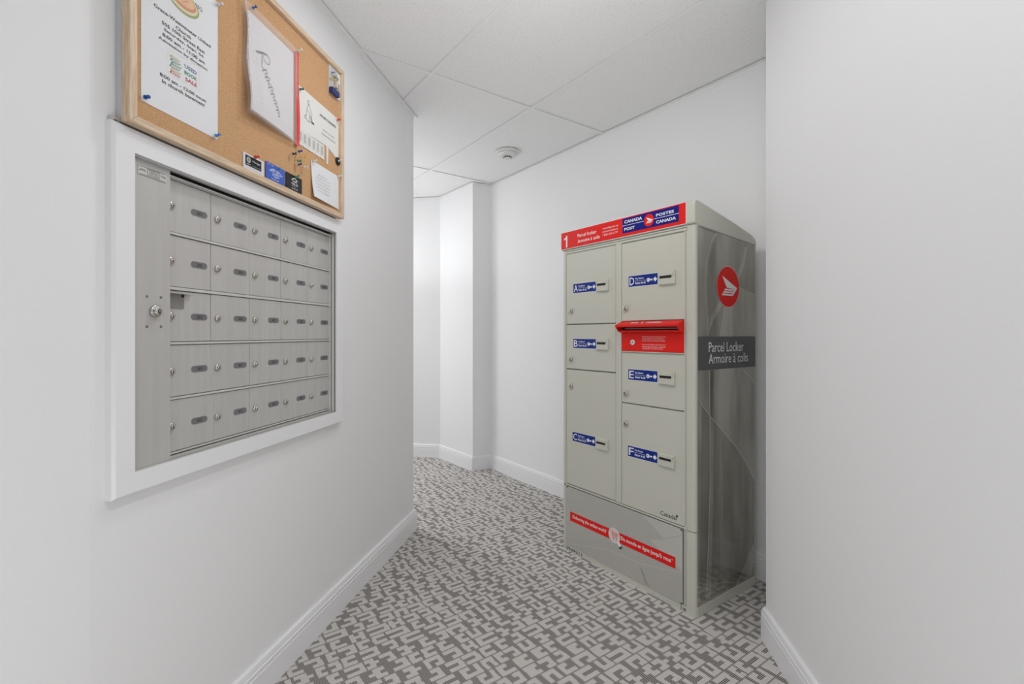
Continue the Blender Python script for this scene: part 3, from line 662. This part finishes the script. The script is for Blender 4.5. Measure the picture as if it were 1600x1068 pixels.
# papers: thin curled sheets. y grows into the board; sheet sits in front of the cork at CY
def sheet(x0, x1, z0, z1, curl=0.004, th=0.0004, nx=8, nz=8, outline=None, lift=None):
    v = []; f = []
    def off(u, w_):
        return (lift(u, w_) if lift else curl * (2 * u - 1) ** 2 * (1 - w_) * 0.6) + 0.0006
    for k in range(2):
        for j in range(nz + 1):
            for i in range(nx + 1):
                u, w_ = i / nx, j / nz; v.append((x0 + (x1 - x0) * u, CY - off(u, w_) - (th if k == 0 else 0), z0 + (z1 - z0) * w_))
    N_ = (nx + 1) * (nz + 1)
    for j in range(nz):
        for i in range(nx):
            a = j * (nx + 1) + i; q = (a, a + 1, a + nx + 2, a + nx + 1)
            f.append(q); f.append(tuple(x + N_ for x in q[::-1]))
    def edge(idx):
        for a, b_ in zip(idx[:-1], idx[1:]): f.append((b_, a, a + N_, b_ + N_))
    edge([i for i in range(nx + 1)]); edge([j * (nx + 1) + nx for j in range(nz + 1)])
    edge([nz * (nx + 1) + i for i in range(nx, -1, -1)]); edge([j * (nx + 1) for j in range(nz, -1, -1)])
    return B().add(v, f, 0, False), off
def item(name, g, mats, ax, az, label, cat, group=None, **k):
    M = Matrix.Translation((-ax, -CY, -az))
    return g.build(name, mats, None, loc=WX(ax, -CY, az), rotz=ROT_W, M=M, label=label, cat=cat, group=group, **k)
Y = CY - 0.0013
# 1 sale poster
po = empty('sale_poster', WX(-1.597, -CY, 1.64), ROT_W, 'long white book sale poster with a food picture, leftmost sheet on the cork board', 'poster')
MP = Matrix.Translation((1.597, -CY, -1.64))
PX0, PX1 = -1.7075, -1.4865
cur = lambda u, w_: 0.0
sheet(PX0, PX1, 1.6340, 2.0000, nx=6, nz=6, lift=lambda u, w_: 0.0)[0].build('sheet', paper, po, M=MP)
g = B()
L_ = [('Grace-Westminster United', -1.6765, -1.5110, 1.8675), ('Church', -1.618, -1.5735, 1.8525), ('505 10th Street East', -1.656, -1.530, 1.8405),
      ('Saturday, Sept. 06', -1.650, -1.534, 1.8270), ('8:00 am - 11:00 am', -1.6545, -1.530, 1.8140), ('Admission by donation', -1.6645, -1.522, 1.8000),
      ('8:00 am - 12:00 noon', -1.661, -1.526, 1.7175), ('In church basement', -1.655, -1.530, 1.7045)]
for t_, a, b_, z in L_: g.text(t_, a, b_, z - 0.004, z + 0.0045, Y, 0, 0.025)
g.text('BBQ', -1.560, -1.538, 1.938, 1.950, Y, 1, 0.01)
g.build('lettering', [ink, ink2], po, M=MP)
g = B()
g.line([(-1.6395, 1.7315), (-1.5465, 1.7350), (-1.5465, 1.7965), (-1.6395, 1.7860), (-1.6395, 1.7315)], 0.0009, Y, 4)
for k, (c_, dx) in enumerate(((0, 0), (3, .002), (2, -.001), (1, .003), (2, .001), (3, 0))):
    z = 1.7355 + k * 0.0075; g.poly([(-1.6350 + dx, z), (-1.6080 + dx, z + 0.0005), (-1.6040 + dx, z + 0.005), (-1.6310 + dx, z + 0.0065)], Y, c_)
    g.poly([(-1.6300 + dx, z + 0.0015), (-1.6090 + dx, z + 0.002), (-1.6070 + dx, z + 0.004), (-1.6290 + dx, z + 0.0045)], Y - 0.0003, 4)
g.text('USED', -1.5925, -1.5560, 1.7690, 1.7785, Y, 5, 0.03).text('BOOK', -1.5925, -1.5545, 1.7535, 1.7630, Y, 1, 0.03).text('SALE', -1.5905, -1.5550, 1.7385, 1.7475, Y, 0, 0.03)
g.build('book_picture', [mat('ink_red', (0.55, 0.05, 0.09), .6), mat('ink_green', (0.03, 0.28, 0.12), .6), mat('ink_teal', (0.12, 0.30, 0.28), .6), mat('ink_gold', (0.55, 0.45, 0.18), .6), paper2, mat('ink_steel_blue', (0.12, 0.2, 0.35), .6)], po, M=MP)
g = B().ellipse(-1.5960, 1.9280, 0.0480, 0.0290, Y, 0).ellipse(-1.5975, 1.9300, 0.0445, 0.0255, Y - 0.0002, 1).ellipse(-1.5975, 1.9320, 0.0400, 0.0205, Y - 0.0004, 2).ellipse(-1.5990, 1.9350, 0.0360, 0.016, Y - 0.0006, 3)
for k in range(7): g.line([(-1.628 + k * 0.006, 1.922 + 0.003 * (k % 2)), (-1.612 + k * 0.006, 1.943 - 0.002 * (k % 3))], 0.0018, Y - 0.0009, 2 if k % 2 else 4)
g.build('food_picture', [mat('ink_olive', (0.35, 0.36, 0.16), .6), mat('ink_cream', (0.72, 0.68, 0.45), .6), mat('ink_salmon', (0.66, 0.27, 0.16), .6), mat('ink_peach', (0.78, 0.50, 0.30), .6), mat('ink_pink', (0.75, 0.42, 0.33), .6)], po, M=MP)

# 2 vinyl document pouch, bulging
fo = empty('document_pouch', WX(-1.26, -CY, 1.75), ROT_W, 'clear vinyl pouch with red edge holding handwritten pages, in the middle of the cork board', 'document pouch')
MF = Matrix.Translation((1.26, -CY, -1.75))
def bulge(u, w_):      # distance of the pouch front from the cork
    return 0.007 + 0.020 * (1 - w_ * 0.75) * (1 - u) ** 0.7 + 0.0025 * math.sin(9 * w_) * (1 - u)
def grid(x0, x1, z0, z1, fy, nx=14, nz=20, warp=None):
    v = []; f = []
    for j in range(nz + 1):
        for i in range(nx + 1):
            u, w_ = i / nx, j / nz; x = x0 + (x1 - x0) * u; z = z0 + (z1 - z0) * w_
            if warp: x, z = warp(u, w_, x, z)
            v.append((x, CY - fy(u, w_), z))
    for j in range(nz):
        for i in range(nx): a = j * (nx + 1) + i; f.append((a, a + 1, a + nx + 2, a + nx + 1))
    return v, f
def wf(u, w_, x, z): return x + 0.004 * math.sin(11 * w_) * (1 - u) , z
FX0, FX1, FZ0, FZ1 = -1.402, -1.150, 1.748, 2.068
v, f = grid(FX0, FX1, FZ0, FZ1, lambda u, w_: bulge(u, w_) + 0.003, warp=wf)
gp = B().add(v, f, 0, True)
# closed edges of the pouch back to the cork
n0 = len(v)
def strip(idx):
    vs = [v[i] for i in idx] + [(v[i][0] + 0.002, min(v[i][1] + 0.012, CY - 0.002), v[i][2]) for i in idx]; n_ = len(idx)
    gp.add(vs, [(k, k + 1, k + 1 + n_, k + n_) for k in range(n_ - 1)], 0, True)
strip([j * 15 for j in range(21)]); strip(list(range(15)))
gp.build('vinyl_sleeve', vinyl, fo, M=MF)
v, f = grid(-1.387, -1.166, 1.760, 2.047, lambda u, w_: bulge(u, w_) - 0.001)
g = B().add(v, f, 0, True)
v2 = [(x, y + 0.005, z) for x, y, z in v]; g.add(v2, [q[::-1] for q in f], 0, True)
def s2(idx):
    vs = [v[i] for i in idx] + [v2[i] for i in idx]; n_ = len(idx); g.add(vs, [(k, k + n_, k + 1 + n_, k + 1) for k in range(n_ - 1)], 0)
s2([j * 15 for j in range(21)]); s2(list(range(15))); s2([j * 15 + 14 for j in range(21)])
g.build('page_stack', paper, fo, M=MF)
def onpage(x, z, d=0.0008):
    u = (x + 1.387) / 0.221; w_ = (z - 1.760) / 0.287; return (x, CY - bulge(min(max(u, 0), 1), min(max(w_, 0), 1)) - d, z)
g = B()
def script_line(pts, wd, m):
    q = []; P = [pts[0]] + list(pts) + [pts[-1]]
    for i in range(1, len(P) - 2):
        for k in range(4 if len(pts) < 20 else 1):
            t = k / 4; a, b_, c, d = P[i - 1], P[i], P[i + 1], P[i + 2]
            q.append(tuple(0.5 * (2 * b_[e] + (c[e] - a[e]) * t + (2 * a[e] - 5 * b_[e] + 4 * c[e] - d[e]) * t * t + (3 * b_[e] - a[e] - 3 * c[e] + d[e]) * t ** 3) for e in (0, 1)))
    pts = q + [pts[-1]]
    for (a, b_), (c, d) in zip(pts[:-1], pts[1:]):
        l_ = math.hypot(c - a, d - b_) or 1e-6; nx_, nz_ = -(d - b_) / l_ * wd / 2, (c - a) / l_ * wd / 2
        g.add([onpage(a - nx_, b_ - nz_), onpage(c - nx_, d - nz_), onpage(c + nx_, d + nz_), onpage(a + nx_, b_ + nz_)], [(0, 1, 2, 3)], m)
# handwritten word running steeply down the page: looped capital, then small letters
def hw(t, n):      # t along the word, n above its base line
    c, sn = math.cos(math.radians(-59)), math.sin(math.radians(-59)); n *= 1.25; return (-1.352 + t * c - n * sn * 1.0, 1.950 + t * sn + n * c)
cap_ = [(0.004, 0.002), (0.010, 0.022), (0.014, 0.036), (0.006, 0.000), (0.002, -0.006), (0.008, 0.024), (0.022, 0.040), (0.036, 0.036), (0.038, 0.026), (0.026, 0.016), (0.014, 0.014), (0.028, 0.006), (0.042, -0.002), (0.048, 0.004)]
script_line([hw(t_, n_) for t_, n_ in cap_], 0.0018, 0)
p0 = []
for k in range(170):
    tt = k / 169; p0.append(hw(0.048 + 0.135 * tt + 0.0035 * math.sin(k * 0.55), 0.005 + 0.0105 * (1 - 0.5 * tt) * math.sin(k * 0.55 + 1.2) * (0.7 + 0.5 * math.sin(k * 0.23)) + (0.006 if k % 61 in (7, 8, 9) else 0)))
script_line(p0, 0.0015, 0)
for q in range(9):
    z = 1.925 - q * 0.016; x = -1.372 + q * 0.002
    script_line([(x + 0.0022 * k, z + 0.0022 * math.sin(k * 1.9 + q)) for k in range(12)], 0.0006, 1)
g.build('handwriting', [ink, mat('faint_pencil', (0.5, 0.5, 0.55), 0.7)], fo, M=MF)
v, f = grid(-1.154, -1.140, 1.748, 2.062, lambda u, w_: 0.010 + 0.003 * math.sin(6 * w_), nx=2)
g = B().add(v, f, 0, True); vb = [(x, y + 0.008, z) for x, y, z in v]; g.add(vb, [q[::-1] for q in f], 0, True)
g.add([v[i] for i in range(0, 63, 3)] + [vb[i] for i in range(0, 63, 3)], [(k, k + 21, k + 22, k + 1) for k in range(20)], 0)
g.build('red_edge_strip', redvinyl, fo, M=MF)
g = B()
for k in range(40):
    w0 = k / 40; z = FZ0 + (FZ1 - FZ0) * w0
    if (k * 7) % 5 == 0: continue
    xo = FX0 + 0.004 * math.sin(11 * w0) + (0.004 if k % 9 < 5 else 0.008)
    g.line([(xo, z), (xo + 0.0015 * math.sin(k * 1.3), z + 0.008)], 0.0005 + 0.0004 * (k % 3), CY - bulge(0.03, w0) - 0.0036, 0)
g.build('painted_glints', mat('vinyl_glint', (0.9, 0.9, 0.92), 0.15), fo, M=MF)  # pale strokes painted as highlights along the vinyl edge

# 3 house cleaning flyer with tear-off strips
fl = empty('cleaning_flyer', WX(-1.0, -CY, 1.77), ROT_W, 'cream flyer reading house cleaning with a kneeling figure drawing and tear-off strips', 'flyer')
MG = Matrix.Translation((1.0, -CY, -1.77))
g = B(); g.prism([(-1.137, 1.815), (-0.872, 1.822), (-0.871, 1.957), (-1.137, 1.962)], CY - 0.0012, CY - 0.0006)
for k in range(6):
    xa = -1.134 + k * 0.0265; g.prism([(xa, 1.762 + 0.001 * (k % 2)), (xa + 0.0255, 1.761), (xa + 0.0258, 1.8152), (xa, 1.8152)], CY - 0.0016 - 0.0004 * (k % 3), CY - 0.0008)
g.prism([(-0.962, 1.752), (-0.955, 1.753), (-0.952, 1.819), (-0.962, 1.819)], CY - 0.006, CY - 0.0008)
g.prism([(-0.952, 1.819), (-0.915, 1.808), (-0.895, 1.800), (-0.874, 1.807), (-0.872, 1.8225)], CY - 0.0018, CY - 0.0008)
g.build('sheet', paper2, fl, M=MG)
g = B(); y = CY - 0.0022
g.text('HOUSE CLEANING', -1.003, -0.893, 1.9135, 1.9225, y, 0, 0.01)
g.text('Weekly or monthly', -0.985, -0.905, 1.868, 1.874, y, 0).text('Reasonable rates, references', -0.990, -0.898, 1.852, 1.858, y, 0)
for k in range(6):
    for q in range(3):
        x = -1.1275 + k * 0.0265 + q * 0.005; g.line([(x, 1.775), (x, 1.808)], 0.0012, y - 0.001, 1)
# kneeling figure sketch
g.ellipse(-1.072, 1.9280, 0.0075, 0.0085, y, 1, 14); g.ellipse(-1.072, 1.9275, 0.0058, 0.0065, y - 0.0002, 2, 14)
for pts in ([(-1.074, 1.919), (-1.082, 1.905), (-1.085, 1.885), (-1.090, 1.868), (-1.078, 1.862), (-1.062, 1.864)], [(-1.069, 1.919), (-1.060, 1.905), (-1.052, 1.895), (-1.058, 1.885)],
            [(-1.080, 1.900), (-1.068, 1.893), (-1.062, 1.880)], [(-1.085, 1.880), (-1.098, 1.872), (-1.094, 1.864)], [(-1.066, 1.886), (-1.070, 1.872), (-1.063, 1.866)]):
    g.line(pts, 0.0014, y, 1)
g.line([(-1.060, 1.884), (-1.052, 1.868)], 0.003, y, 0); g.line([(-1.056, 1.867), (-1.040, 1.866)], 0.006, y, 0)
g.build('print', [ink, ink2, paper2], fl, M=MG)
# 4 white notice lower right
g, _ = sheet(-1.058, -0.872, 1.604, 1.733, nx=5, nz=8, lift=lambda u, w_: 0.012 * (1 - w_) ** 2 * (1 - u) + 0.001)
for q in range(6): g.text(['Notice to all tenants', 'please keep the hallway clear', 'and close the laundry room', 'door after you have used it', 'contact the office if you', 'have any questions'][q], -1.035 + 0.012 * (q == 0), -0.945 - 0.02 * (q == 0), 1.690 - q * 0.0115, 1.6945 - q * 0.0115, CY - 0.0078 * (1) , 1)
ln = item('notice_sheet', g, [paper, ink2], -0.965, 1.66, 'white typed notice at the lower right corner of the cork board', 'notice')
# 5 pack of push pins
pk = empty('push_pin_pack', WX(-0.897, -CY, 2.04), ROT_W, 'small clear blister pack of push pins near the upper right of the cork board', 'pin pack')
MK = Matrix.Translation((0.897, -CY, -2.04))
B().box(-0.944, -0.868, CY - 0.003, CY - 0.0006, 2.030, 2.138).build('backing_card', mat('card_grey', (0.62, 0.62, 0.64), 0.5), pk, M=MK)
B().bbox(-0.942, -0.892, CY - 0.020, CY - 0.003, 2.050, 2.120, 0.004).build('blister', plastic_clear, pk, M=MK)
B().box(-0.944, -0.892, CY - 0.018, CY - 0.003, 2.030, 2.049).build('tray', mat('navy_card', (0.02, 0.035, 0.16), 0.4), pk, M=MK)
B().box(-0.890, -0.868, CY - 0.006, CY - 0.003, 2.032, 2.130).box(-0.885, -0.873, CY - 0.0064, CY - 0.006, 2.055, 2.090, 1).build('printed_tab', [paper, ink2], pk, M=MK)
rp = random.Random(5)
for k in range(14):
    x, z = rp.uniform(-0.937, -0.898), rp.uniform(2.056, 2.114); c_ = PINC[rp.choice(['yellow', 'yellow', 'dark', 'white', 'blue', 'dark'])]
    B().lathe(x, z, [(0.0045, CY - 0.006), (0.0025, CY - 0.009), (0.0025, CY - 0.013), (0.0042, CY - 0.016)], 0, 10).build('loose_pin', c_, pk, M=MK)
# 6 business cards
def card(x0, x1, z0, z1, base, deco, label, tiltk=0.0):
    o = empty('business_card', WX((x0 + x1) / 2, -CY, z0), ROT_W, label, 'business card', 'business cards along the bottom of the cork board')
    M = Matrix.Translation((-(x0 + x1) / 2, -CY, -z0))
    B().box(x0, x1, CY - 0.0035, CY - 0.0008, z0, z1).build('card', base, o, M=M)
    g = B(); mats = deco(g, CY - 0.0038); g.build('print', mats, o, M=M)
def d1(g, y):
    g.box(-1.3865, -1.3195, y - 0.0003, y + 0.0002, 1.6035, 1.6325, 0)
    g.ellipse(-1.374, 1.6205, 0.0085, 0.0085, y - 0.0007, 2, 20); g.ellipse(-1.374, 1.6205, 0.0035, 0.006, y - 0.0010, 3, 12)
    g.text('Massage', -1.360, -1.325, 1.6175, 1.6245, y - 0.0007, 1, 0.0, shear=0.4).text('THERAPY', -1.383, -1.3655, 1.6065, 1.6090, y - 0.0007, 1, 0.02).text('by appointment only', -1.359, -1.323, 1.6065, 1.6090, y - 0.0007, 1)
    return [black, white, mat('seal_grey', (0.45, 0.45, 0.45), .5), ink2]
card(-1.3945, -1.3075, 1.5890, 1.6375, mat('card_pale', (0.72, 0.70, 0.74), 0.5), d1, 'black and white business card in a pale holder, leftmost of the three cards')
def d2(g, y):
    g.text('WASH & CLEAN', -1.293, -1.262, 1.638, 1.6405, y, 1); g.poly([(-1.285, 1.6215), (-1.253, 1.6120), (-1.218, 1.6195), (-1.235, 1.6290), (-1.253, 1.6340), (-1.272, 1.629)], y, 0)
    g.poly([(-1.272, 1.6115), (-1.253, 1.6045), (-1.232, 1.6100), (-1.236, 1.6130), (-1.253, 1.6095), (-1.268, 1.6145)], y, 0)
    g.text('CARPET CARE', -1.276, -1.230, 1.6185, 1.6235, y - 0.0004, 2, 0.02).text('306 555 0100', -1.274, -1.238, 1.5975, 1.6010, y, 1, 0.02)
    return [mat('card_lilac', (0.42, 0.48, 0.85), .5), white, mat('card_ink_blue', (0.03, 0.07, 0.40), .5)]
card(-1.2985, -1.2075, 1.5935, 1.6445, mat('card_royal_blue', (0.05, 0.12, 0.50), 0.45), d2, 'royal blue business card with a pale diamond logo, middle of the three cards')
def d3(g, y):
    g.line([(-1.172, 1.628), (-1.156, 1.636), (-1.140, 1.628)], 0.003, y, 0); g.text('TAXI', -1.168, -1.145, 1.6210, 1.6275, y, 0, 0.03).text('CALL US', -1.173, -1.139, 1.6120, 1.6190, y, 0, 0.03)
    g.text('24 hours', -1.171, -1.147, 1.6065, 1.6090, y, 0).text('306 555 0199', -1.172, -1.139, 1.5985, 1.6015, y, 0, 0.02)
    return [white]
card(-1.2005, -1.1150, 1.5935, 1.6445, mat('card_black', (0.008, 0.008, 0.010), 0.4), d3, 'black business card with white lettering, rightmost of the three cards')
# 7 pins
def pin(x, z, d, c, label, ang=(0, 0), group=None, nm='push_pin'):
    g = B(); R = Matrix.Rotation(ang[0], 4, 'X') @ Matrix.Rotation(ang[1], 4, 'Z')
    g.lathe(0, 0, [(0.0006, 0.008), (0.0006, -0.005)], 1, 6, M=R)
    g.lathe(0, 0, [(0.0050, -0.005), (0.0046, -0.0062), (0.0024, -0.0075), (0.0021, -0.0125), (0.0040, -0.0150), (0.0042, -0.0165), (0.0030, -0.0172)], 0, 14, M=R)
    return g.build(nm, [PINC[c], steel], None, loc=WX(x, -CY + d, z), rotz=ROT_W, label=label, cat='push pin', group=group)
PG = 'push pins in the cork board'
for a in [(-1.7000, 1.6440, 0.001, 'blue', 'dark blue push pin in the lower left corner of the sale poster'), (-1.4900, 1.9920, 0.001, 'white', 'white push pin in the upper right corner of the sale poster'),
          (-1.4975, 1.6390, 0.001, 'sky', 'bright blue push pin in the lower right corner of the sale poster'), (-1.3780, 2.0540, 0.016, 'blue', 'blue push pin through the top of the vinyl pouch'),
          (-1.1290, 1.9470, 0.001, 'green', 'dark green push pin in the upper left corner of the cleaning flyer'), (-0.8850, 1.9500, 0.001, 'red', 'red push pin in the upper right corner of the cleaning flyer'),
          (-1.1780, 1.7095, 0.007, 'dark', 'dark teal push pin at the upper left of the loose pin cluster'), (-1.1450, 1.7290, 0.007, 'purple', 'purple push pin at the top of the loose pin cluster'),
          (-1.1530, 1.6960, 0.007, 'leaf', 'green push pin in the middle of the loose pin cluster'), (-1.1180, 1.7200, 0.007, 'yellow', 'yellow push pin at the right of the loose pin cluster'),
          (-1.1480, 1.6820, 0.007, 'purple', 'dark purple push pin low in the loose pin cluster, above the clear one'), (-1.1150, 1.6870, 0.007, 'clear', 'clear push pin at the bottom of the loose pin cluster'),
          (-1.3480, 1.6375, 0.002, 'red', 'red push pin holding the leftmost business card'), (-1.2530, 1.6330, 0.002, 'sky', 'blue push pin through the middle business card'),
          (-1.1520, 1.6400, 0.002, 'teal', 'teal push pin at the top of the rightmost business card'), (-0.8760, 1.7910, 0.001, 'white', 'white push pin holding the round black disc at the right edge'),
          (-0.8790, 1.7300, 0.002, 'white', 'white push pin in the upper right corner of the typed notice'), (-1.1470, 2.0640, 0.010, 'clear', 'clear push pin at the top right corner of the vinyl pouch'),
          (-1.0500, 1.7310, 0.001, 'clear', 'clear push pin in the upper left corner of the typed notice')]:
    pin(a[0], a[1], a[2], a[3], a[4], (random.uniform(-.35, .1), random.uniform(-.3, .3)), PG)
B().lathe(0, 0, [(0.0155, -0.0008), (0.0155, -0.004), (0.0135, -0.0055)], 0, 28).build('magnet_disc', black, None, loc=WX(-0.8790, -CY, 1.7905), rotz=ROT_W, label='round black disc pinned at the right edge of the cork board', cat='disc')
